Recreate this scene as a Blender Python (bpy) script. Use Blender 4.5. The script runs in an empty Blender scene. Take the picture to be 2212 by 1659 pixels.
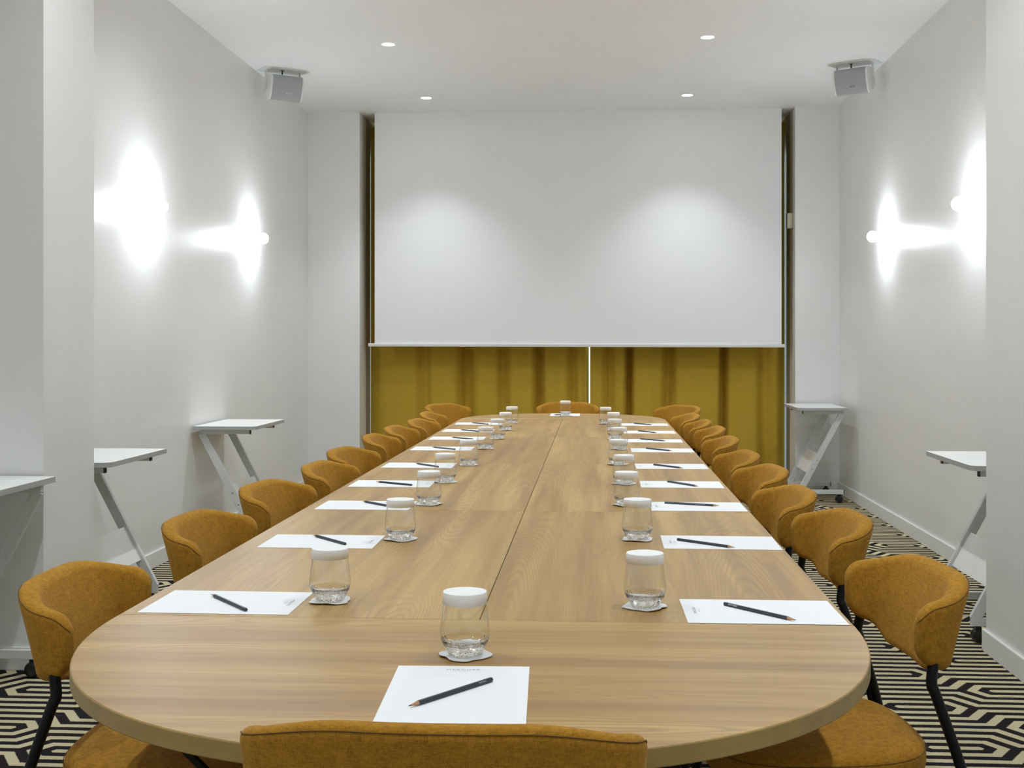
import bpy, bmesh, math, random
from math import pi, sin, cos, radians as R
from mathutils import Vector, Matrix
random.seed(7)
SC = bpy.context.scene
COL = SC.collection

# ------------------------------------------------------------------ camera
cam_d = bpy.data.cameras.new('camera')
cam = bpy.data.objects.new('camera', cam_d)
COL.objects.link(cam)
cam.location = (0, 0, 1.265)
cam.rotation_euler = (R(90), 0, R(3.84))
cam_d.sensor_fit = 'HORIZONTAL'
cam_d.sensor_width = 36
cam_d.lens = 36 * 2650 / 2212
cam_d.shift_y = -90.5 / 2212
cam_d.clip_start = 0.05
SC.camera = cam

# ------------------------------------------------------------------ world, exposure
SPOT_W = 26.0        # ceiling downlights
BULB_E = 66.0        # sconce globes
WORLD = 1.15
w = bpy.data.worlds.new('daylight')
SC.world = w
w.use_nodes = True
bg = w.node_tree.nodes['Background']
bg.inputs['Color'].default_value = (0.80, 0.91, 1.0, 1)
bg.inputs['Strength'].default_value = WORLD
SC.view_settings.view_transform = 'Standard'
SC.view_settings.look = 'None'
SC.view_settings.exposure = 1.56
SC.cycles.diffuse_bounces = 6
SC.cycles.max_bounces = 14
SC.view_settings.gamma = 1.0
SC.view_settings.use_curve_mapping = False

# ------------------------------------------------------------------ materials
def mat(name):
    m = bpy.data.materials.new(name)
    m.use_nodes = True
    nt = m.node_tree
    return m, nt, nt.nodes['Principled BSDF']

def N(nt, kind, **kw):
    n = nt.nodes.new(kind)
    for k, v in kw.items():
        if k in n.inputs.keys() if hasattr(n, 'inputs') else False:
            n.inputs[k].default_value = v
        else:
            setattr(n, k, v)
    return n

def M(nt, op, a, b=None, c=None, clamp=False):
    n = nt.nodes.new('ShaderNodeMath'); n.operation = op; n.use_clamp = clamp
    for i, v in enumerate((a, b, c)):
        if v is None: continue
        if isinstance(v, (int, float)): n.inputs[i].default_value = v
        else: nt.links.new(v, n.inputs[i])
    return n.outputs[0]

def coords(nt, scale=(1, 1, 1), rot=(0, 0, 0), kind='Object'):
    tc = nt.nodes.new('ShaderNodeTexCoord')
    mp = nt.nodes.new('ShaderNodeMapping')
    mp.inputs['Scale'].default_value = scale
    mp.inputs['Rotation'].default_value = rot
    nt.links.new(tc.outputs[kind], mp.inputs['Vector'])
    return mp.outputs[0]

def noise(nt, vec, scale=5, detail=3, rough=.5, dist=0):
    n = nt.nodes.new('ShaderNodeTexNoise')
    n.inputs['Scale'].default_value = scale
    n.inputs['Detail'].default_value = detail
    n.inputs['Roughness'].default_value = rough
    n.inputs['Distortion'].default_value = dist
    nt.links.new(vec, n.inputs['Vector'])
    return n.outputs['Fac']

def ramp(nt, fac, stops):
    r = nt.nodes.new('ShaderNodeValToRGB')
    e = r.color_ramp.elements
    while len(e) < len(stops): e.new(.5)
    for i, (p, c) in enumerate(stops):
        e[i].position = p; e[i].color = (*c, 1)
    nt.links.new(fac, r.inputs[0])
    return r.outputs[0]

def mixc(nt, fac, a, b, mode='MIX'):
    n = nt.nodes.new('ShaderNodeMix'); n.data_type = 'RGBA'; n.blend_type = mode
    for sock, v in ((n.inputs[0], fac), (n.inputs[6], a), (n.inputs[7], b)):
        if isinstance(v, (int, float)): sock.default_value = v
        elif isinstance(v, tuple): sock.default_value = (*v, 1)
        else: nt.links.new(v, sock)
    return n.outputs[2]

def bump(nt, b, h, strength=.2, dist=.001):
    n = nt.nodes.new('ShaderNodeBump')
    n.inputs['Strength'].default_value = strength
    n.inputs['Distance'].default_value = dist
    nt.links.new(h, n.inputs['Height'])
    nt.links.new(n.outputs[0], b.inputs['Normal'])

def plain(name, col, rough=.5, metal=0, var=.04, scale=30, spec=.5, bmp=0):
    m, nt, b = mat(name)
    v = coords(nt)
    f = noise(nt, v, scale, 3)
    c = ramp(nt, f, [(.3, tuple(x * (1 - var) for x in col)), (.7, tuple(min(1, x * (1 + var)) for x in col))])
    nt.links.new(c, b.inputs['Base Color'])
    b.inputs['Roughness'].default_value = rough
    b.inputs['Metallic'].default_value = metal
    b.inputs['Specular IOR Level'].default_value = spec
    if bmp: bump(nt, b, noise(nt, v, scale * 8, 2), bmp, .0005)
    return m

WALL = plain('wall_paint', (.80, .80, .79), .38, var=.008, scale=3, spec=.42, bmp=.05)
CEIL = plain('ceiling_paint', (.90, .912, .93), .8, var=.006, scale=3, spec=.2)
TRIMW = plain('trim_paint', (.82, .82, .80), .35, var=.01)
REVEAL = plain('frame_grey_paint', (.30, .29, .265), .5, var=.03)
WHITE_LAM = plain('white_laminate', (.84, .84, .82), .4, var=.01)
GREY_EDGE = plain('grey_edging', (.42, .42, .41), .5, var=.02)
STEEL_W = plain('white_coated_steel', (.66, .67, .67), .38, var=.02)
BLACK_P = plain('black_plastic', (.012, .012, .014), .3, var=.1)
BLACK_S = plain('black_steel', (.005, .005, .006), .42, var=.1, spec=.22)
PAPER_CAP = plain('paper_cap', (.86, .86, .85), .85, var=.015, scale=200, bmp=.1)
CREAM = plain('cream_plastic', (.55, .52, .38), .5, var=.03)
GRILLE = plain('speaker_grille', (.36, .38, .39), .6, var=.04, scale=400)
SPKW = plain('speaker_white', (.76, .78, .77), .45, var=.02)
SILVER = plain('screw_metal', (.5, .5, .5), .3, metal=1)
INK = plain('grey_ink', (.34, .34, .37), .8)
INK_D = plain('dark_ink', (.05, .05, .06), .6)
INK_W = plain('white_ink', (.8, .8, .8), .6)
PENCIL = plain('pencil_lacquer', (.035, .042, .050), .35, var=.05)
PWOOD = plain('pencil_wood', (.50, .28, .16), .8, var=.1, scale=300)
GRAPH = plain('graphite', (.03, .03, .03), .4)
PORCEL = plain('white_porcelain', (.80, .80, .80), .25, var=.01)
SCREEN = plain('screen_cloth', (.86, .865, .875), .9, var=.01, scale=120, spec=.1, bmp=.05)
SEAMD = plain('seam_thread', (.13, .065, .012), .9)
GAPD = plain('board_core', (.10, .07, .04), .9)

def emis(name, col, s):
    m = bpy.data.materials.new(name); m.use_nodes = True
    nt = m.node_tree; nt.nodes.clear()
    e = nt.nodes.new('ShaderNodeEmission'); o = nt.nodes.new('ShaderNodeOutputMaterial')
    e.inputs[0].default_value = (*col, 1); e.inputs[1].default_value = s
    nt.links.new(e.outputs[0], o.inputs[0])
    return m
BULB = emis('bulb_glow', (.88, .945, 1.0), BULB_E)
LED = emis('led_glow', (1.0, .99, .96), 14)

def wood(name, along_y, edge=False):
    """oak laminate; grain runs along local y (or x)"""
    m, nt, b = mat(name)
    tc = nt.nodes.new('ShaderNodeTexCoord')
    oi = nt.nodes.new('ShaderNodeObjectInfo')
    add = nt.nodes.new('ShaderNodeVectorMath'); add.operation = 'ADD'
    sc = nt.nodes.new('ShaderNodeVectorMath'); sc.operation = 'SCALE'
    nt.links.new(oi.outputs['Location'], sc.inputs[0]); sc.inputs['Scale'].default_value = 3.7
    nt.links.new(tc.outputs['Object'], add.inputs[0]); nt.links.new(sc.outputs[0], add.inputs[1])
    mp = nt.nodes.new('ShaderNodeMapping')
    if not along_y: mp.inputs['Rotation'].default_value = (0, 0, R(90))
    nt.links.new(add.outputs[0], mp.inputs[0])
    v = mp.outputs[0]
    def sv(s):
        k = nt.nodes.new('ShaderNodeMapping'); k.inputs['Scale'].default_value = s
        nt.links.new(v, k.inputs[0]); return k.outputs[0]
    # slow figure: contour lines of a stretched field give cathedral grain
    field = noise(nt, sv((4.6, .50, 1)), 1.0, 1.6, .4, .25)
    ripple = noise(nt, sv((30, 9, 1)), 1.0, 2, .5)
    rings = M(nt, 'FRACT', M(nt, 'ADD', M(nt, 'MULTIPLY', field, 62.0), M(nt, 'MULTIPLY', ripple, .7)))
    line = M(nt, 'POWER', M(nt, 'SUBTRACT', 1.0, M(nt, 'ABSOLUTE', M(nt, 'SUBTRACT', M(nt, 'MULTIPLY', rings, 2.0), 1.0))), 2.2)
    fine = noise(nt, sv((95, 2.6, 95)), 1.0, 5, .7)
    mid = noise(nt, sv((16, .7, 16)), 1.0, 4, .6, .2)
    big = noise(nt, sv((4.0, .35, 4)), 1.0, 2, .5)
    c = ramp(nt, mid, [(.34, (.345, .200, .058)), (.50, (.455, .285, .090)), (.66, (.555, .370, .130))])
    c2 = ramp(nt, big, [(.3, (.84, .78, .74)), (.7, (1.08, 1.07, 1.04))])
    c = mixc(nt, 1.0, c, c2, 'MULTIPLY')
    lf = M(nt, 'MULTIPLY', line, M(nt, 'MULTIPLY', M(nt, 'SUBTRACT', noise(nt, sv((5, .8, 3)), 1.3, 1), .33, clamp=True), 2.1 if not edge else .3))
    c = mixc(nt, lf, c, (.30, .16, .065))
    ff = M(nt, 'MULTIPLY', M(nt, 'SUBTRACT', fine, .49, clamp=True), 2.6, clamp=True)
    c = mixc(nt, ff, c, (.36, .21, .09))
    if edge: c = mixc(nt, .7, c, (.34, .245, .085))
    nt.links.new(c, b.inputs['Base Color'])
    b.inputs['Roughness'].default_value = .42
    b.inputs['Specular IOR Level'].default_value = .45
    bump(nt, b, fine, .08, .0003)
    return m
WOOD_Y = wood('oak_laminate_lengthwise', True)
WOOD_X = wood('oak_laminate_crosswise', False)
WOOD_E = wood('oak_edging', False, True)

def fabric(name, dark, light, weave=900):
    m, nt, b = mat(name)
    v = coords(nt)
    wv = noise(nt, coords(nt, (1, 1, .12)), weave, 3, .8)
    wh = noise(nt, coords(nt, (.15, .15, 1)), weave, 3, .8)
    mott = noise(nt, v, 60, 4, .7)
    f = M(nt, 'ADD', M(nt, 'MULTIPLY', M(nt, 'ADD', wv, wh), .40), M(nt, 'MULTIPLY', mott, .20))
    c = ramp(nt, f, [(.34, dark), (.64, light)])
    nt.links.new(c, b.inputs['Base Color'])
    b.inputs['Roughness'].default_value = .92
    b.inputs['Specular IOR Level'].default_value = .12
    b.inputs['Sheen Weight'].default_value = .15
    b.inputs['Sheen Roughness'].default_value = .45
    b.inputs['Sheen Tint'].default_value = (1.0, .72, .32, 1)
    bump(nt, b, f, .5, .0012)
    return m
MUSTARD = fabric('mustard_wool', (.20, .082, .008), (.55, .275, .032), 520)
CURT = fabric('olive_gold_velvet', (.54, .35, .040), (.72, .49, .066), 500)

def glass_mats():
    m, nt, b = mat('thin_glass')
    nt.nodes.remove(b)
    out = nt.nodes['Material Output']
    tr = nt.nodes.new('ShaderNodeBsdfTransparent'); tr.inputs[0].default_value = (.992, .996, .994, 1)
    gl = nt.nodes.new('ShaderNodeBsdfGlossy'); gl.inputs['Roughness'].default_value = .02
    ge = nt.nodes.new('ShaderNodeNewGeometry'); dt = nt.nodes.new('ShaderNodeVectorMath'); dt.operation = 'DOT_PRODUCT'
    nt.links.new(ge.outputs['Normal'], dt.inputs[0]); nt.links.new(ge.outputs['Incoming'], dt.inputs[1])
    fac = M(nt, 'ADD', M(nt, 'MULTIPLY', M(nt, 'POWER', M(nt, 'SUBTRACT', 1.0, M(nt, 'ABSOLUTE', dt.outputs['Value']), clamp=True), 4.0), .75), .035)
    n = noise(nt, coords(nt), 40, 1)
    mx = nt.nodes.new('ShaderNodeMixShader')
    nt.links.new(M(nt, 'MULTIPLY', fac, M(nt, 'ADD', .85, M(nt, 'MULTIPLY', n, .1)), clamp=True), mx.inputs[0])
    nt.links.new(tr.outputs[0], mx.inputs[1]); nt.links.new(gl.outputs[0], mx.inputs[2])
    nt.links.new(mx.outputs[0], out.inputs[0])
    g, nt, b = mat('thick_glass')
    b.inputs['Base Color'].default_value = (.97, .985, .98, 1)
    b.inputs['Transmission Weight'].default_value = 1
    b.inputs['Roughness'].default_value = .0
    b.inputs['IOR'].default_value = 1.5
    bump(nt, b, noise(nt, coords(nt), 110, 1), .55, .004)
    return m, g
GLASS, GLASS_T = glass_mats()

def pane_mat():
    m, nt, b = mat('window_glass')
    nt.nodes.remove(b); out = nt.nodes['Material Output']
    tr = nt.nodes.new('ShaderNodeBsdfTransparent'); gl = nt.nodes.new('ShaderNodeBsdfGlossy')
    tr.inputs[0].default_value = (.86, .93, .97, 1); gl.inputs['Roughness'].default_value = .01
    fr = nt.nodes.new('ShaderNodeFresnel'); mx = nt.nodes.new('ShaderNodeMixShader')
    nt.links.new(fr.outputs[0], mx.inputs[0]); nt.links.new(tr.outputs[0], mx.inputs[1]); nt.links.new(gl.outputs[0], mx.inputs[2])
    nt.links.new(mx.outputs[0], out.inputs[0])
    return m
PANE = pane_mat()

def carpet_mat():
    m, nt, b = mat('patterned_carpet')
    tc = nt.nodes.new('ShaderNodeTexCoord')
    sp = nt.nodes.new('ShaderNodeSeparateXYZ')
    nt.links.new(tc.outputs['Object'], sp.inputs[0])
    # pile wobble
    wob = noise(nt, tc.outputs['Object'], 220, 2, .6)
    wob2 = noise(nt, tc.outputs['Object'], 9, 2, .5)
    wy = M(nt, 'ADD', M(nt, 'MULTIPLY', M(nt, 'SUBTRACT', wob, .5), .009), M(nt, 'MULTIPLY', M(nt, 'SUBTRACT', wob2, .5), .006))
    x = M(nt, 'PINGPONG', M(nt, 'SUBTRACT', sp.outputs[0], 1.125 - .388 * 12), .388)
    y = M(nt, 'PINGPONG', M(nt, 'ADD', M(nt, 'SUBTRACT', sp.outputs[1], 4.338 - .43 * 20), wy), .215)
    u = M(nt, 'DIVIDE', y, .215)
    t = M(nt, 'DIVIDE', M(nt, 'SUBTRACT', M(nt, 'SUBTRACT', x, .066), M(nt, 'MULTIPLY', u, .136)), .12, clamp=True)
    ph = M(nt, 'ADD', M(nt, 'MULTIPLY', u, 3.5), M(nt, 'MULTIPLY', t, 1.5))
    cs = M(nt, 'COSINE', M(nt, 'MULTIPLY', ph, 2 * pi))
    st = M(nt, 'ADD', M(nt, 'MULTIPLY', cs, 3.2), .36, clamp=True)
    pile = noise(nt, tc.outputs['Object'], 700, 2, .7)
    dark = ramp(nt, pile, [(.3, (.012, .009, .011)), (.7, (.034, .027, .030))])
    lite = ramp(nt, pile, [(.3, (.52, .45, .27)), (.7, (.72, .64, .42))])
    nt.links.new(mixc(nt, st, dark, lite), b.inputs['Base Color'])
    b.inputs['Roughness'].default_value = 1
    b.inputs['Specular IOR Level'].default_value = .05
    bump(nt, b, M(nt, 'ADD', pile, M(nt, 'MULTIPLY', st, .6)), .6, .003)
    return m
CARPET = carpet_mat()

def paper_mat():
    m, nt, b = mat('notepaper')
    tc = nt.nodes.new('ShaderNodeTexCoord')
    sp = nt.nodes.new('ShaderNodeSeparateXYZ'); nt.links.new(tc.outputs['Object'], sp.inputs[0])
    def cell(s, p, wd):
        fr = M(nt, 'FRACT', M(nt, 'DIVIDE', M(nt, 'ADD', s, 1.0), p))
        return M(nt, 'LESS_THAN', M(nt, 'ABSOLUTE', M(nt, 'SUBTRACT', fr, .5)), wd)
    row = cell(sp.outputs[1], .0075, .045)
    dot = cell(sp.outputs[0], .0022, .3)
    inside = M(nt, 'MULTIPLY', M(nt, 'LESS_THAN', M(nt, 'ABSOLUTE', sp.outputs[0]), .092),
               M(nt, 'MULTIPLY', M(nt, 'LESS_THAN', sp.outputs[1], .092), M(nt, 'GREATER_THAN', sp.outputs[1], -.12)))
    f = M(nt, 'MULTIPLY', M(nt, 'MULTIPLY', row, dot), M(nt, 'MULTIPLY', inside, .34))
    nt.links.new(mixc(nt, f, (.87, .875, .885), (.5, .5, .55)), b.inputs['Base Color'])
    b.inputs['Roughness'].default_value = .8
    b.inputs['Specular IOR Level'].default_value = .2
    return m
PAPER = paper_mat()

# ------------------------------------------------------------------ mesh helpers
def obj(name, bm, m, parent=None, smooth=False, bevel=0, seg=2, loc=None):
    me = bpy.data.meshes.new(name)
    bmesh.ops.recalc_face_normals(bm, faces=bm.faces)
    bm.to_mesh(me); bm.free()
    ms = m if isinstance(m, (list, tuple)) else [m]
    for k in ms: me.materials.append(k)
    if smooth:
        for p in me.polygons: p.use_smooth = True
        if smooth != 'all':
            me.set_sharp_from_angle(angle=R(smooth if isinstance(smooth, (int, float)) and smooth > 1 else 40))
    o = bpy.data.objects.new(name, me); COL.objects.link(o)
    if loc: o.location = loc
    if parent: o.parent = parent
    if bevel:
        b = o.modifiers.new('bevel', 'BEVEL'); b.width = bevel; b.segments = seg; b.limit_method = 'ANGLE'; b.angle_limit = R(40)
    return o

def box(bm, x0, x1, y0, y1, z0, z1):
    vs = [bm.verts.new((x, y, z)) for x in (x0, x1) for y in (y0, y1) for z in (z0, z1)]
    for q in ((0, 1, 3, 2), (4, 6, 7, 5), (0, 4, 5, 1), (2, 3, 7, 6), (0, 2, 6, 4), (1, 5, 7, 3)):
        bm.faces.new([vs[i] for i in q])

def bx(*a):
    bm = bmesh.new(); box(bm, *a); return bm

def rings(bm, loops, cap0=True, cap1=True, closed=True):
    """skin successive loops of equal length"""
    vl = [[bm.verts.new(p) for p in lp] for lp in loops]
    n = len(vl[0])
    for a, b in zip(vl, vl[1:]):
        for i in range(n if closed else n - 1):
            j = (i + 1) % n
            bm.faces.new((a[i], a[j], b[j], b[i]))
    if cap0: bm.faces.new(vl[0][::-1])
    if cap1: bm.faces.new(vl[-1])
    return vl

def lathe(bm, prof, n=32, cap0=True, cap1=True, axis='z', org=(0, 0, 0)):
    ls = []
    for r, h in prof:
        lp = []
        for i in range(n):
            a = 2 * pi * i / n
            p = {'z': (r * cos(a), r * sin(a), h), 'x': (h, r * cos(a), r * sin(a)), 'y': (r * sin(a), h, r * cos(a))}[axis]
            lp.append(Vector(p) + Vector(org))
        ls.append(lp)
    rings(bm, ls, cap0, cap1)

def catmull(pts, k=6):
    P = [Vector(p) for p in pts]; P = [P[0] * 2 - P[1]] + P + [P[-1] * 2 - P[-2]]
    out = []
    for i in range(1, len(P) - 2):
        for j in range(k):
            t = j / k
            out.append(.5 * ((2 * P[i]) + (P[i + 1] - P[i - 1]) * t + (2 * P[i - 1] - 5 * P[i] + 4 * P[i + 1] - P[i + 2]) * t * t + (3 * P[i] - P[i - 1] - 3 * P[i + 1] + P[i + 2]) * t ** 3))
    out.append(P[-2]); return out

def tube(bm, pts, r, n=10):
    pts = [Vector(p) for p in pts]
    loops = []; up = None
    for i, p in enumerate(pts):
        d = (pts[min(i + 1, len(pts) - 1)] - pts[max(i - 1, 0)]).normalized()
        if up is None:
            up = Vector((0, 0, 1)) if abs(d.z) < .9 else Vector((1, 0, 0))
        s = d.cross(up).normalized(); up = s.cross(d).normalized()
        loops.append([p + (s * cos(2 * pi * k / n) + up * sin(2 * pi * k / n)) * r for k in range(n)])
    rings(bm, loops)

def beam(bm, a, b, w, h, side=Vector((0, 1, 0))):
    """rectangular bar a->b; w along side, h across"""
    a = Vector(a); b = Vector(b); d = (b - a).normalized(); s = side.normalized(); u = d.cross(s).normalized()
    lp = lambda c: [c + s * (w / 2 * i) + u * (h / 2 * j) for i, j in ((-1, -1), (1, -1), (1, 1), (-1, 1))]
    rings(bm, [lp(a), lp(b)])

def prism(bm, poly, z0, z1):
    rings(bm, [[(x, y, z0) for x, y in poly], [(x, y, z1) for x, y in poly]])

def thing(name, label, cat, loc=(0, 0, 0), rz=0, group=None):
    o = bpy.data.objects.new(name, None); COL.objects.link(o)
    o.location = loc; o.rotation_euler = (0, 0, rz); o.empty_display_size = .1
    o['label'] = label; o['category'] = cat
    if group: o['group'] = group
    return o

def tag(o, label, cat, group=None):
    o['label'] = label; o['category'] = cat
    if group: o['group'] = group
    return o

def struct(name, bm, m, label, **k):
    o = obj(name, bm, m, **k); o['kind'] = 'structure'; o['label'] = label; o['category'] = name.split('_')[0]
    return o

def dup(root, loc, rz, label, group=None):
    r = root.copy(); COL.objects.link(r); r.location = loc; r.rotation_euler = (0, 0, rz); r['label'] = label
    if group: r['group'] = group
    for ch in list(root.children):
        c = ch.copy(); COL.objects.link(c); c.parent = r
        for g in list(ch.children):
            d = g.copy(); COL.objects.link(d); d.parent = c
    return r

def text_obj(s, size, m, parent, loc, rot=(0, 0, 0), spacing=1.0, shear=0, name='lettering', sx=1.0):
    cu = bpy.data.curves.new('t', 'FONT'); cu.body = s; cu.size = size; cu.align_x = 'CENTER'; cu.align_y = 'CENTER'
    cu.space_character = spacing; cu.shear = shear; cu.resolution_u = 3
    to = bpy.data.objects.new('t', cu); COL.objects.link(to)
    me = bpy.data.meshes.new_from_object(to.evaluated_get(bpy.context.evaluated_depsgraph_get()))
    bpy.data.objects.remove(to)
    me.name = name; me.materials.clear(); me.materials.append(m)
    for v in me.vertices: v.co.x *= sx
    o = bpy.data.objects.new(name, me); COL.objects.link(o)
    o.parent = parent; o.location = loc; o.rotation_euler = rot
    return o

# ------------------------------------------------------------------ room
XL, XR, YB, ZC = -2.47, 2.055, 10.47, 3.25
Y0 = -2.6
RL, RR = -2.02, 1.689          # window recess
struct('floor', bx(XL - .2, XR + .2, Y0, 11.4, -.1, 0), CARPET, 'black and cream hexagon-maze patterned carpet')
struct('ceiling', bx(XL - .2, XR + .2, Y0, 11.4, ZC, ZC + .12), CEIL, 'smooth white ceiling with recessed spotlights')
bm = bmesh.new(); box(bm, XL - .15, XL, Y0, 11.4, 0, ZC)
struct('wall_left', bm, WALL, 'white painted wall on the left with two globe lamps')
bm = bmesh.new(); box(bm, XR, XR + .15, Y0, 11.4, 0, ZC)
struct('wall_right', bm, WALL, 'white painted wall on the right with two globe lamps')
bm = bmesh.new(); box(bm, XL, RL, YB, 10.76, 0, ZC); box(bm, RR, XR, YB, 10.76, 0, ZC)
struct('wall_back', bm, WALL, 'white end wall either side of the curtained window')
struct('wall_pilaster_left', bx(XL, -2.12, 4.6, 5.08, 0, ZC), WALL, 'white square pilaster projecting from the left wall')
struct('wall_pilaster_right', bx(1.60, XR, 4.64, 5.14, 0, ZC), WALL, 'white square pilaster projecting from the right wall')

def skirting(name, segs, label):
    bm = bmesh.new()
    for s in segs: box(bm, *s)
    struct(name, bm, TRIMW, label, bevel=.003)
t = .014; hb = .09
skirting('baseboard_left', [(XL, XL + t, Y0, 4.6, 0, hb), (XL, XL + t, 5.08, YB, 0, hb), (XL + t, -2.12 + t, 4.6 - t, 4.6, 0, hb), (-2.12, -2.12 + t, 4.6, 5.08, 0, hb), (XL + t, -2.12 + t, 5.08, 5.08 + t, 0, hb)], 'white skirting board along the left wall')
skirting('baseboard_right', [(XR - t, XR, Y0, 4.64, 0, hb), (XR - t, XR, 5.14, YB, 0, hb), (1.60 - t, XR - t, 4.64 - t, 4.64, 0, hb), (1.60 - t, 1.60, 4.64, 5.14, 0, hb), (1.60 - t, XR - t, 5.14, 5.14 + t, 0, hb)], 'white skirting board along the right wall')
skirting('baseboard_back', [(XL + t, RL, YB - t, YB, 0, hb), (RR, XR - t, YB - t, YB, 0, hb)], 'white skirting board on the end wall')

struct('wall_near', bx(XL - .2, XR + .2, Y0 - .1, Y0, 0, ZC), WALL, 'white wall behind the camera')
# window with its grey frame behind the curtains
bm = bmesh.new()
box(bm, RL - .35, RL, 10.76, 11.3, 0, ZC); box(bm, RR, RR + .35, 10.76, 11.3, 0, ZC)
box(bm, RL, RR, 11.22, 11.3, 0, .06); box(bm, RL, RR, 11.22, 11.3, ZC - .25, ZC)
for x in (RL, -.1, RR - .05): box(bm, x, x + .05, 11.22, 11.28, .06, ZC - .25)
win = struct('window_1', bm, REVEAL, 'tall window behind the mustard curtains')
pn = obj('window_pane', bx(RL, RR, 11.245, 11.251, .06, ZC - .25), PANE, win)

# ------------------------------------------------------------------ curtains
def curtain(x0, x1, folds, label, seed):
    """folds: list of x positions of the narrow dark valleys"""
    rnd = random.Random(seed)
    xs = [x0] + [f[0] for f in folds] + [x1]
    n = 420; zs = [.015 + (3.20 - .015) * i / 26 for i in range(27)]
    loops = []
    for z in zs:
        row = []; sag0 = sin(z * 1.3 + seed) * .012 * (1 - z / 3.3)
        for i in range(n + 1):
            x = x0 + (x1 - x0) * i / n
            sag = sag0 * sin(pi * i / n)
            for k in range(len(xs) - 1):
                if xs[k] <= x <= xs[k + 1] + 1e-6: break
            wd = xs[k + 1] - xs[k]; tt = (x - xs[k]) / wd
            near = min(range(len(folds)), key=lambda q: abs(folds[q][0] - x))
            fx, fw, fd = folds[near]
            e = (x - fx) / fw
            deep = math.exp(-(e * e) ** 1.5) * fd
            belly = .022 * sin(pi * tt) + .007 * sin(tt * 2 * pi * 1.5 + k * 1.7)
            y = 10.985 + deep - belly
            row.append((x + sag, y, z))
        loops.append(row)
    bm = bmesh.new(); rings(bm, loops, False, False, closed=False)
    o = obj('curtain', bm, CURT, smooth='all')
    s = o.modifiers.new('thick', 'SOLIDIFY'); s.thickness = .004
    tag(o, label, 'curtain', 'curtains drawn across the window')
    return o
curtain(-2.014, -.073, [(-1.54, .055, .06), (-1.16, .065, .12), (-.82, .05, .07), (-.50, .045, .12), (-.20, .04, .05)], 'wider mustard curtain left of the slit of daylight', 1)
curtain(-.035, 1.676, [(.125, .05, .07), (.315, .035, .14), (.67, .05, .10), (1.15, .035, .14), (1.50, .05, .04)], 'narrower mustard curtain right of the slit of daylight', 4)

# ------------------------------------------------------------------ projection screen
ps = thing('projection_screen', 'large white projection screen lowered in front of the curtains', 'projection screen', (-.158, 10.55, 1.235))
obj('screen_fabric', bx(-1.745, 1.745, -.001, .001, .014, 2.015), SCREEN, ps)
bar = bmesh.new(); box(bar, -1.80, 1.77, -.014, .014, -.012, .016)
b_ = obj('bottom_bar', bar, TRIMW, ps, bevel=.004); b_.rotation_euler = (0, .0022, 0)
obj('bar_groove', bx(-1.795, 1.765, -.0152, -.014, -.001, .001), GREY_EDGE, b_)

sb = thing('control_box', 'small cream box fixed inside the window recess beside the screen', 'control box', (RR, 10.62, 2.30))
obj('housing', bx(-.05, 0, -.04, .04, -.065, .065), CREAM, sb, bevel=.006)
obj('button', bx(-.032, -.014, -.0425, -.04, -.052, -.036), GREY_EDGE, sb)

# ------------------------------------------------------------------ conference table
TZ, TT = .745, .028
TX, TW = -.215, .6915
YN, YF = 2.288, 8.214
ct = thing('conference_table', 'very long oak-topped boardroom table with rounded ends', 'table', (TX, (YN + YF) / 2, 0))
YM = (YN + YF) / 2
def tpart(name, bm, m, y=0, x=0, **k):
    o = obj(name, bm, m, ct, **k); o.location = (x, y - YM, 0); return o
def panel(name, poly, m, x, y):
    bm = bmesh.new(); prism(bm, poly, TZ - TT, TZ)
    for f in bm.faces:
        f.material_index = 1 if abs(f.normal.z) < .5 else 0
    bm.normal_update()
    for f in bm.faces: f.material_index = 0 if abs(f.normal.z) > .5 else 1
    return tpart(name, bm, [m, WOOD_E], y, x, smooth=25, bevel=.0022, seg=2)
nn = 2.25
def cap_poly(sgn, b):
    pts = []
    for i in range(65):
        a = pi * i / 64
        c, s = cos(a), sin(a)
        pts.append((TW * math.copysign(abs(c) ** (2 / nn), c), sgn * b * abs(s) ** (2 / nn)))
    return pts
panel('end_panel', cap_poly(-1, .755), WOOD_X, 0, YN)
panel('end_panel', cap_poly(1, .74), WOOD_X, 0, YF)
ys = [YN, 3.77, 5.25, 6.72, YF]
g = .0007
for k in range(4):
    for sx in (-1, 1):
        wd = TW / 2; hl = (ys[k + 1] - ys[k]) / 2
        panel('table_panel', [(-wd + g, -hl + g * .5), (wd - g, -hl + g * .5), (wd - g, hl - g * .5), (-wd + g, hl - g * .5)], WOOD_Y, sx * wd, (ys[k] + ys[k + 1]) / 2)
for y in (2.10, 3.77, 5.25, 6.72, 8.30):
    for sx in (-1, 1):
        tpart('leg', bx(-.03, .03, -.03, .03, .012, TZ - TT), BLACK_S, y, sx * .33, bevel=.003)
    tpart('foot', bx(-.36, .36, -.035, .035, 0, .014), BLACK_S, y, bevel=.003)
for sx in (-1, 1):
    tpart('under_rail', bx(-.02, .02, YN + .1 - YM, YF - .1 - YM, TZ - TT - .05, TZ - TT), BLACK_S, YM, sx * .30, bevel=.002)
bm = bmesh.new(); beam(bm, (-.640, 2.055 - YM, TZ - TT - .004), (-.335, 2.055 - YM, .430), .012, .010, Vector((0, 1, 0)))
tpart('brace', bm, BLACK_S, YM)

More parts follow.
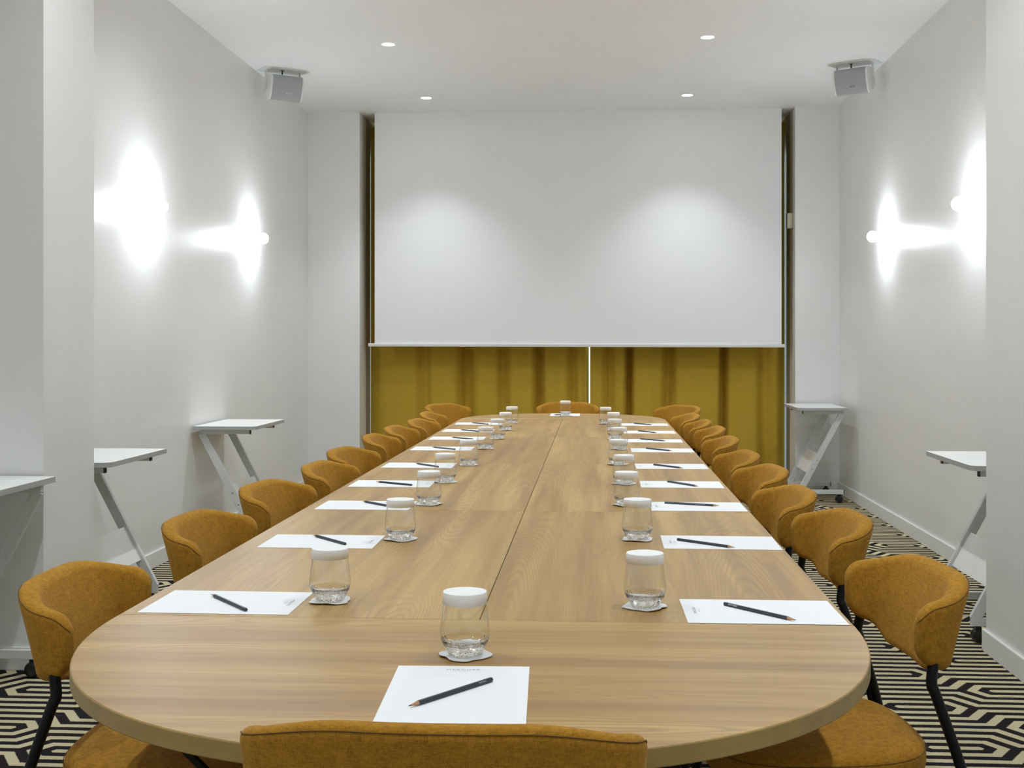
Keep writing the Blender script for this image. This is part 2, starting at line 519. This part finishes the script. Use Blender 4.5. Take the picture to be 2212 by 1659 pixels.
# ------------------------------------------------------------------ chair
def make_chair(label):
    root = thing('dining_chair', label, 'chair', group='mustard fabric chairs around the table')
    # backrest: a padded band wrapped round the back
    W, D, YE = .250, .155, -.110
    ex = 2.6
    def plan(u):          # u in -1..1
        a = u * pi / 2
        s, c = sin(a), max(cos(a), 0)
        return Vector((W * math.copysign(abs(s) ** (2 / ex), s), YE - D * c ** (2 / ex), 0))
    # even arc-length samples
    raw = [plan(-1 + 2 * i / 800) for i in range(801)]
    cum = [0]
    for a, b in zip(raw, raw[1:]): cum.append(cum[-1] + (b - a).length)
    L = cum[-1]
    ds = [0, .0015, .004, .008, .014, .022, .032, .045, .06]
    S = ds + [.06 + (L - .12) * i / 40 for i in range(1, 40)] + [L - d for d in reversed(ds)]
    def at(s):
        lo = 0
        for k in range(len(cum) - 1):
            if cum[k + 1] >= s: lo = k; break
        else: lo = len(cum) - 2
        tt = (s - cum[lo]) / max(cum[lo + 1] - cum[lo], 1e-9)
        p = raw[lo].lerp(raw[lo + 1], tt)
        k0, k1 = max(lo - 6, 0), min(lo + 7, 800)
        d = (raw[k1] - raw[k0]).normalized()
        return p, Vector((d.y, -d.x, 0))     # outward normal
    loops = []; seam = []; seam2 = []
    for s in S:
        p, nrm = at(s)
        e = min(s, L - s)
        q = 1 - min(1, e / .24)               # 1 at the arm ends, 0 round the back
        q = q * q * (3 - 2 * q)
        zt = .803 - .034 * q; zb = .612 + .036 * q
        Rr = .042
        cut = (Rr - math.sqrt(max(0, Rr * Rr - (Rr - min(e, Rr)) ** 2)))
        h = (zt - zb) / 2 - cut; zc = (zt + zb) / 2
        tr = .021
        th = tr * (math.sqrt(max(0, 1 - (1 - min(e, .016) / .016) ** 2)) if e < .016 else 1)
        th = max(th, .0015)
        out = -nrm if nrm.dot(p - Vector((0, -.02, 0))) < 0 else nrm
        loop = []
        r = min(.018, th)
        def pt(o, z):
            lean = (.10 + .22 * (1 - q)) * (z - .80)
            return (p.x + out.x * (o + lean - .021), p.y + out.y * (o + lean - .021), z)
        nseg = 5
        for cx_, cz_, a0 in ((th - r, h - r, 0), (-(th - r), h - r, 90), (-(th - r), -(h - r), 180), (th - r, -(h - r), 270)):
            for k in range(nseg + 1):
                a = R(a0 + 90 * k / nseg)
                loop.append(pt(cx_ + r * cos(a), zc + cz_ + r * sin(a)))
        loops.append(loop)
        if .001 < e: seam.append(pt(th + .0002 - r * .14, zc + h - r * .42)) ; seam2.append(pt(th + .0002 - r * .14, zc - h + r * .42))
    bm = bmesh.new(); rings(bm, loops)
    br = obj('backrest', bm, MUSTARD, root, smooth=60)
    bm = bmesh.new(); tube(bm, seam, .0008, 6)
    obj('seam', bm, SEAMD, br, smooth='all')
    # seat cushion
    def sl(sc, z, dy=0):
        lp = []
        for i in range(56):
            a = 2 * pi * i / 56
            c, s = cos(a), sin(a)
            x = .238 * math.copysign(abs(c) ** (2 / 3.0), c); y = .225 * math.copysign(abs(s) ** (2 / 3.0), s)
            x *= 1 + .05 * (y / .225)
            lp.append((x * sc, y * sc + .045 + dy, z))
        return lp
    bm = bmesh.new()
    rings(bm, [sl(.90, .418), sl(.965, .420), sl(.99, .427), sl(1, .438), sl(1, .456), sl(.992, .466), sl(.97, .474), sl(.93, .479), sl(.8, .483), sl(.5, .485), sl(.15, .4855)])
    st = obj('seat', bm, MUSTARD, root, smooth=60)
    bm = bmesh.new(); lp = [Vector(p) for p in sl(1.0, .4655)]; tube(bm, lp + [lp[0]], .0008, 6)
    obj('seam', bm, SEAMD, st, smooth='all')
    # black tube frame
    for sx in (-1, 1):
        bm = bmesh.new()
        tube(bm, [(sx * .268, -.285, 0)] + catmull([(sx * .262, -.262, .12), (sx * .252, -.205, .40), (sx * .231, -.150, .585), (sx * .226, -.140, .612), (sx * .2215, -.142, .635), (sx * .2165, -.148, .67)], 5), .0105)
        obj('leg', bm, BLACK_S, root, smooth=50)
        bm = bmesh.new()
        tube(bm, [(sx * .245, .285, 0)] + catmull([(sx * .238, .268, .10), (sx * .205, .215, .38), (sx * .195, .20, .41)], 4), .0105)
        obj('leg', bm, BLACK_S, root, smooth=50)
    bm = bmesh.new()
    for sx in (-1, 1): tube(bm, [(sx * .250, -.200, .408), (sx * .225, -.10, .406), (sx * .197, .205, .406)], .0095)
    tube(bm, [(-.197, .205, .406), (.197, .205, .406)], .0095)
    tube(bm, [(-.236, -.12, .406), (.236, -.12, .406)], .0095)
    obj('seat_frame', bm, BLACK_S, root, smooth=50)
    return root

ORD = ['nearest', 'second', 'third', 'fourth', 'fifth', 'sixth', 'seventh', 'eighth', 'farthest']
def nth(i, n=9):
    return {0: 'nearest', n - 1: 'farthest'}.get(i, ORD[i] + ' from near end')
# x, y, turn of every chair along the long sides
left = [(-.853, 2.417, -87.9), (-.856, 3.21, -92.4), (-.87, 3.952, -96.1), (-.835, 4.627, -93.4), (-.877, 5.266, -96.4), (-.886, 6.074, -90.7), (-.882, 6.691, -92.0), (-.845, 7.292, -94.1), (-.882, 8.04, -91.1)]
right = [(.477, 2.584, 95.6), (.467, 3.353, 93.1), (.425, 3.926, 93.2), (.442, 4.6, 95.5), (.423, 5.216, 94.2), (.435, 6.028, 91.8), (.448, 6.754, 90.5), (.429, 7.331, 90.3), (.411, 7.972, 95.5)]
proto = make_chair('mustard fabric chair at the near head of the table, seen from behind')
proto.location = (-.190, 1.640, 0)
for i, (x, y, r) in enumerate(left):
    dup(proto, (x, y, 0), R(r), 'mustard fabric chair on the left long side of the table, ' + nth(i))
for i, (x, y, r) in enumerate(right):
    dup(proto, (x, y, 0), R(r), 'mustard fabric chair on the right long side of the table, ' + nth(i))
dup(proto, (-.961, 9.044, 0), R(-122), 'mustard fabric chair angled at the far left corner of the table')
dup(proto, (.476, 8.93, 0), R(124), 'mustard fabric chair angled at the far right corner of the table')
proto_far = dup(proto, (-.202, 9.25, 0), R(180), 'mustard fabric chair at the far head of the table, facing the camera')

proto.scale = (1.05, .85, 1.016)
# ------------------------------------------------------------------ place settings
pap = obj('paper_sheet', bx(-.105, .105, -.1475, .1475, 0, .0005), PAPER)
tag(pap, 'white notepaper sheet at the near head of the table', 'paper', 'notepaper sheets on the table')
pap.location = (-.203, 1.809, TZ + .0003); pap.rotation_euler = (0, 0, R(2.1))
text_obj('MERCURE', .0085, INK, pap, (0, .126, .0008), spacing=1.35, sx=1.15)
text_obj('HOTELS', .0045, INK, pap, (0, .117, .0008), spacing=1.8)

pc = thing('pencil', 'dark grey pencil lying across the notepaper at the near head of the table', 'pencil', group='pencils on the notepaper')
hexa = lambda r, y: [(r * cos(R(60 * k)), y, r * sin(R(60 * k))) for k in range(6)]
bm = bmesh.new(); rings(bm, [hexa(.0034, -.09), hexa(.0038, -.0892), hexa(.0038, .068), hexa(.0037, .070)])
obj('barrel', bm, PENCIL, pc)
bm = bmesh.new(); rings(bm, [hexa(.0036, .070), hexa(.0010, .0845)])
tip = obj('sharpened_wood', bm, PWOOD, pc)
bm = bmesh.new(); rings(bm, [hexa(.00105, .0843), hexa(.0002, .090)])
obj('graphite_point', bm, GRAPH, tip)
bm = bmesh.new(); rings(bm, [hexa(.0012, -.0903), hexa(.0012, -.0899)])
obj('graphite_core', bm, GRAPH, pc)
ZP = TZ + .0009 + .0033
def place_pencil(x, y, ang, label, first=False):
    if first:
        pc.location = (x, y, ZP); pc.rotation_euler = (0, 0, R(ang - 90)); return pc
    return dup(pc, (x, y, ZP), R(ang - 90), label)

gl = thing('drinking_glass', 'glass tumbler with paper lid at the near head of the table', 'glass', group='lidded glass tumblers on the table')
prof = [(.0262, .0215), (.0400, .0262), (.0412, .030), (.0418, .036), (.0414, .043), (.0402, .053), (.0385, .066), (.0366, .080), (.0352, .092), (.0345, .102)]
inner = [(r - .0012, h) for r, h in prof[1:]][::-1]
bm = bmesh.new(); lathe(bm, prof[1:] + inner, 40, False, False)
obj('glass_wall', bm, GLASS, gl, smooth=60)
bm = bmesh.new(); lathe(bm, [(.018, .0015), (.0240, .0), (.0270, .0015), (.0300, .006), (.0342, .013), (.0382, .0205), (.0402, .0262), (.0388, .0268), (.0340, .0222), (.0240, .0185), (.008, .0175)], 40)
obj('thick_base', bm, GLASS_T, gl, smooth=60)
bm = bmesh.new(); lathe(bm, [(.0372, .0850), (.0366, .1030), (.0360, .1043), (.030, .1046), (.0, .1046)][:4] , 48, False, True)
s_ = obj('paper_lid', bm, PAPER_CAP, gl, smooth=35)
md = s_.modifiers.new('thick', 'SOLIDIFY'); md.thickness = .0006
s_['label'] = 'white pleated paper lid'

bm = bmesh.new()
cl = []
for rr, zz in ((.02, .0), (.9, .0002), (1.0, .0014), (1.0, .0024), (.9, .0012), (.02, .0010)):
    lp = []
    for i in range(72):
        a = 2 * pi * i / 72
        r0 = .0415 + .0035 * cos(4 * a + .4) + .0012 * cos(9 * a)
        lift = .0022 * max(0, sin(2 * a + .6)) * (rr > .85)
        lp.append((r0 * rr * cos(a), r0 * rr * sin(a), zz + lift))
    cl.append(lp)
rings(bm, cl)
co = obj('paper_coaster', bm, PAPER_CAP, smooth=50)
tag(co, 'wavy white paper coaster at the near head of the table', 'coaster', 'paper coasters under the glasses')

def setting(paper, prz, pencil, pang, cup, where, first=False, crot=0):
    if paper and not first:
        d = dup(pap, (paper[0], paper[1], TZ + .0003), R(prz), 'white notepaper sheet ' + where)
    if pencil:
        place_pencil(pencil[0], pencil[1], pang, 'dark grey pencil on the notepaper ' + where, first)
    z = TZ + .0004
    if first:
        co.location = (cup[0], cup[1], z); gl.location = (cup[0], cup[1], z + .0026)
    else:
        dup(co, (cup[0], cup[1], z), crot, 'wavy white paper coaster ' + where)
        dup(gl, (cup[0], cup[1], z + .0026), crot, 'glass tumbler with paper lid ' + where)
setting(1, 2, (-.210, 1.797), -126.3, (-.214, 2.023), 'near', first=True)
RP = [(.3195, 2.393), (.3235, 3.210), (.3225, 3.905), (.3155, 4.508), (.319, 5.162), (.324, 5.927), (.312, 6.495), (.316, 7.115), (.313, 7.762)]
RPa = [0.5, -.5, .3, -.6, .4, 0, -.8, .5, -.4]
RN = [(.315, 2.374, -49), (.285, 3.172, -41), (.310, 3.938, -21), (.322, 4.50, -56), (.307, 5.131, -51), (.311, 5.929, -49), (.311, 6.51, -44), (.306, 7.098, -56), (.308, 7.76, -52)]
RC = [(.099, 2.417), (.113, 3.242), (.102, 3.921), (.108, 4.506), (.099, 5.22), (.121, 5.961), (.110, 6.615), (.112, 7.23), (.071, 7.81)]
LP = [(-.729, 2.408), (-.706, 3.160), (-.722, 3.868), (-.738, 4.463), (-.735, 5.135), (-.738, 5.955), (-.737, 6.595), (-.737, 7.17), (-.735, 7.785)]
LN = [(-.726, 2.394, 129), (-.693, 3.17, 130), (-.690, 3.875, 133), (-.732, 4.446, 146), (-.703, 5.118, 130), (-.734, 5.938, 136), (-.711, 6.561, 137), (-.728, 7.132, 134), (-.726, 7.755, 132)]
LC = [(-.529, 2.431), (-.509, 3.200), (-.528, 3.899), (-.551, 4.521), (-.530, 5.157), (-.528, 5.943), (-.519, 6.573), (-.521, 7.196), (-.526, 7.834)]
for i in range(9):
    setting(RP[i], 90 + RPa[i], RN[i][:2], RN[i][2], RC[i], 'on the right, ' + nth(i), crot=random.uniform(0, 6))
    setting(LP[i], -90 - RPa[i] * .6, LN[i][:2], LN[i][2], LC[i], 'on the left, ' + nth(i), crot=random.uniform(0, 6))
setting((-.2085, 8.775), 180, (-.233, 8.753), -129, (-.203, 8.628), 'at the far head of the table')
# printed names on the two pencils whose lettering can be read
def near_pencil(x, y):
    for o in COL.objects:
        if o.type == 'EMPTY' and o.name.startswith('pencil') and abs(o.location.x - x) < .004 and abs(o.location.y - y) < .004: return o
p1 = near_pencil(.315, 2.374)
def pencil_text(txt, size, par, side, sp):
    n = Vector((side * cos(R(30)), 0, sin(R(30)))); xa = Vector((0, -1, 0)); up = n.cross(xa)
    m = Matrix((xa, up, n)).transposed()
    t_ = text_obj(txt, size, INK_W, par, n * .00345 + Vector((0, -.066, 0)), spacing=sp, sx=1.15)
    t_.rotation_euler = m.to_euler()
pencil_text('MERCURE', .0042, p1, 1, 1.1)
p0 = near_pencil(-.210, 1.797)
pencil_text('HOTELS', .0032, p0, -1, 1.3)

# ------------------------------------------------------------------ folding desks along the walls
def make_desk(label):
    """local: long side along y (0.70), short side x 0..0.39; wall at x=0, room at x=0.39"""
    root = thing('folding_desk', label, 'desk', group='narrow white folding desks along the walls')
    Wd, Ln, Z = .39, .70, .75
    r = .03; poly = []
    for cx_, cy_, a0 in ((Wd - r, Ln - .004, 0), ):
        pass
    def corner(cx_, cy_, a0, rr):
        return [(cx_ + rr * cos(R(a0 + 90 * k / 5)), cy_ + rr * sin(R(a0 + 90 * k / 5))) for k in range(6)]
    r2 = .006
    poly = corner(Wd - r2, Ln / 2 - r2, 0, r2) + corner(r2, Ln / 2 - r2, 90, r2) + corner(r2, -Ln / 2 + r2, 180, r2)
    poly += [(Wd - .035, -Ln / 2), (Wd - .016, -Ln / 2 + .006), (Wd - .004, -Ln / 2 + .022), (Wd, -Ln / 2 + .045)]
    bm = bmesh.new(); prism(bm, poly, Z - .022, Z); bm.normal_update()
    for f in bm.faces: f.material_index = 0 if abs(f.normal.z) > .5 else 1
    obj('desk_top', bm, [WHITE_LAM, GREY_EDGE], root, bevel=.001)
    zf = .095
    for sy in (-1, 1):
        y = sy * .275
        bm = bmesh.new()
        box(bm, .02, Wd - .055, y - .0125, y + .0125, Z - .052, Z - .022)
        rail = obj('top_rail', bm, STEEL_W, root, bevel=.002)
        obj('end_cap', bx(Wd - .055, Wd - .050, y - .0125, y + .0125, Z - .052, Z - .022), BLACK_P, rail)
        bm = bmesh.new()
        beam(bm, (.035, y, Z - .05), (Wd - .035, y, zf), .024, .045)
        strut = obj('slanted_leg', bm, STEEL_W, root, bevel=.002)
        for tt in (.60, .72):
            px = .035 + (Wd - .07) * tt; pz = Z - .05 + (zf - Z + .05) * tt
            bm = bmesh.new(); lathe(bm, [(.005, y + sy * .012), (.005, y + sy * .0145), (.003, y + sy * .0155)], 12, axis='y', org=(px, 0, pz))
            obj('bolt', bm, SILVER, strut, smooth=40)
        bm = bmesh.new(); box(bm, .02, Wd - .02, y - .0125, y + .0125, .068, .102)
        foot = obj('foot_rail', bm, STEEL_W, root, bevel=.002)
        obj('end_cap', bx(.015, .020, y - .0125, y + .0125, .068, .102), BLACK_P, foot)
        for cx_ in (.055, Wd - .05):
            bm = bmesh.new()
            lathe(bm, [(.010, -.022), (.026, -.020), (.029, -.014), (.029, -.004), (.022, -.002), (.022, .002), (.029, .004), (.029, .014), (.026, .020), (.010, .022)], 24, axis='y', org=(cx_, y, .029))
            box(bm, cx_ - .012, cx_ + .012, y - .008, y + .008, .045, .069)
            obj('caster', bm, BLACK_P, root, smooth=40)
    # sloped modesty panel between the slanted legs
    bm = bmesh.new()
    a = Vector((.035 + .32 * .53, 0, Z - .05 + (zf - Z + .05) * .53)); b = Vector((.035 + .32 * .79, 0, Z - .05 + (zf - Z + .05) * .79))
    beam(bm, a, b, .526, .014)
    obj('cross_panel', bm, WHITE_LAM, root, bevel=.001)
    return root
dk = make_desk('narrow white folding desk against the left wall, below the farther globe lamp')
dk.location = (XL + .018, 7.71, 0)
def desk_at(x, y, rz, label, flip=False):
    d = dup(dk, (x, y, 0), rz, label)
    return d
desk_at(XL + .018, 5.46, 0, 'narrow white folding desk half hidden behind the left pilaster')
# turned round: the slant runs the other way
desk_at(XL + .018 + .39, 4.232, R(180), 'narrow white folding desk cut off by the left picture edge')
d = desk_at(XR - .078 , 10.085, 0, 'narrow white folding desk in the far right corner by the end wall')
d.scale = (-1, 1, 1)
d = desk_at(XR - .078 - .022, 5.57, 0, 'narrow white folding desk half hidden behind the right pilaster')
d.scale = (-1, 1, 1)

# ------------------------------------------------------------------ ceiling speakers
def make_speaker(label, ink, loc, rz):
    root = thing('wall_speaker', label, 'loudspeaker', loc, rz, 'loudspeakers under the ceiling')
    # local: long axis x, faces -y, z=0 is the ceiling
    bm = bmesh.new()
    L2, D2 = .168, .085
    poly = [(-L2, -D2), (L2 - .02, -D2), (L2, -D2 + .03), (L2, D2), (-L2, D2)]
    prism(bm, poly, -.006, 0)
    obj('mounting_plate', bm, SPKW, root, bevel=.001)
    prof = [(-.062, .092), (-.080, .078), (-.086, .055), (-.088, .0), (-.084, -.055), (-.074, -.082), (-.056, -.090), (-.02, -.086), (.035, -.065), (.052, -.045), (.056, 0), (.052, .050), (.035, .074), (-.02, .092)]
    til = Matrix.Rotation(R(17), 4, 'X')
    piv = Vector((0, 0, -.124))
    def loop(x, s=1.0):
        return [piv + til @ Vector((x, y * s + .0, z * s)) for y, z in prof]
    bm = bmesh.new(); rings(bm, [loop(-.128, .93), loop(-.124, .985), loop(-.116, 1), loop(.116, 1), loop(.124, .985), loop(.128, .93)])
    body = obj('cabinet', bm, SPKW, root, smooth=35)
    gp = [(-.060, .0935), (-.0795, .081), (-.0875, .056), (-.0900, .0), (-.0858, -.056), (-.0755, -.083), (-.058, -.0915)]
    ins = [(y + .003, z * .97) for y, z in gp][::-1]
    bm = bmesh.new()
    rings(bm, [[piv + til @ Vector((x, y, z)) for y, z in gp + ins] for x in (-.113, .113)])
    gr = obj('grille', bm, GRILLE, root, smooth=35)
    for sx in (-1, 1):
        bm = bmesh.new(); box(bm, sx * .131 - .002, sx * .131 + .002, -.018, .018, -.140, -.004)
        lathe(bm, [(.018, -.002), (.018, .002)], 20, axis='x', org=(sx * .131, 0, -.140))
        obj('bracket', bm, SPKW, root, bevel=.0008)
    bm = bmesh.new(); box(bm, -.02, -.012, -.03, -.022, -.042, -.006); box(bm, -.028, -.004, -.032, -.020, -.010, -.006)
    obj('safety_hook', bm, BLACK_P, root)
    t_ = text_obj('BOSE', .017, ink, gr, (0, 0, 0), shear=.35, spacing=1.1)
    t_.rotation_euler = (R(90 + 17 - 2), 0, 0)
    t_.location = piv + til @ Vector((.012, -.0916, -.03))
    return root
make_speaker('white box loudspeaker under the ceiling beside the left wall', INK_W, (-2.272, 8.84, ZC), R(36))
make_speaker('white box loudspeaker under the ceiling beside the right wall', INK_D, (1.850, 8.88, ZC), R(-33))

# ------------------------------------------------------------------ globe wall lamps
def make_sconce(label, x, y, rz):
    root = thing('wall_lamp', label, 'lamp', (x, y, 2.008), rz, 'bare globe wall lamps')
    bm = bmesh.new(); lathe(bm, [(.037, 0), (.037, .003), (.034, .0065), (.012, .0075)], 32, axis='x')
    obj('wall_plate', bm, PORCEL, root, smooth=40)
    bm = bmesh.new(); lathe(bm, [(.0165, .006), (.0165, .040), (.018, .041), (.018, .048), (.0205, .049), (.0205, .052), (.016, .054)], 28, axis='x')
    box(bm, .008, .034, -.008, .008, .014, .030)
    obj('socket', bm, PORCEL, root, smooth=40)
    bm = bmesh.new()
    pr = [(.013, .050), (.014, .060)] + [(.0395 * sin(R(a)), .099 - .0395 * cos(R(a))) for a in range(24, 180, 12)] + [(.0015, .1384)]
    lathe(bm, pr, 28, axis='x')
    obj('globe_bulb', bm, BULB, root, smooth=70)
make_sconce('bare globe lamp on the left wall, nearer one', XL, 6.58, 0)
make_sconce('bare globe lamp on the left wall, farther one', XL, 8.66, 0)
make_sconce('bare globe lamp on the right wall, farther one', XR, 8.79, pi)
make_sconce('bare globe lamp on the right wall, nearer one beside the pilaster', XR, 6.74, pi)

# ------------------------------------------------------------------ ceiling downlights
rows = [(-1.363, 9.90), (.745, 9.93), (-1.37, 8.10), (.735, 8.05)]
names = ['farther spotlight on the left half of the ceiling', 'farther spotlight on the right half of the ceiling', 'nearer spotlight on the left half of the ceiling', 'nearer spotlight on the right half of the ceiling']
for y in (6.2, 4.35, 2.5, .65, -1.2):
    for x in (-1.37, .74): rows.append((x, y)); names.append(None)
for (x, y), nm in zip(rows, names):
    root = thing('ceiling_spotlight', ('recessed round ' + nm) if nm else 'recessed round spotlight out of frame, %s row, %s half of the ceiling' % ({6.2: 'third', 4.35: 'fourth', 2.5: 'fifth', .65: 'sixth', -1.2: 'seventh'}[y], 'left' if x < 0 else 'right'), 'spotlight', (x, y, ZC), 0, 'recessed ceiling spotlights' if nm else 'recessed spotlights overhead')
    bm = bmesh.new(); lathe(bm, [(.040, -.001), (.047, -.004), (.050, 0)], 32, False, False)
    o = obj('trim_ring', bm, TRIMW, root, smooth=50)
    bm = bmesh.new(); lathe(bm, [(.041, -.0006), (.041, -.0016)], 32)
    obj('lens', bm, LED, root)
    ld = bpy.data.lights.new('spot_beam', 'SPOT'); ld.energy = SPOT_W; ld.spot_size = R(95) if nm else R(160); ld.spot_blend = .75 if nm else 1.0
    if not nm: ld.energy = SPOT_W * 1.08
    ld.shadow_soft_size = .035; ld.color = (.86, .94, 1.0)
    lo = bpy.data.objects.new('spot_beam', ld); COL.objects.link(lo); lo.parent = root; lo.location = (0, 0, -.006)
    if nm is None or y > 9.5: continue
    ld2 = bpy.data.lights.new('spot_spill', 'SPOT'); ld2.energy = SPOT_W * .5; ld2.spot_size = R(165); ld2.spot_blend = 1.0
    ld2.shadow_soft_size = .035; ld2.color = (.86, .94, 1.0)
    lo = bpy.data.objects.new('spot_spill', ld2); COL.objects.link(lo); lo.parent = root; lo.location = (0, 0, -.006)
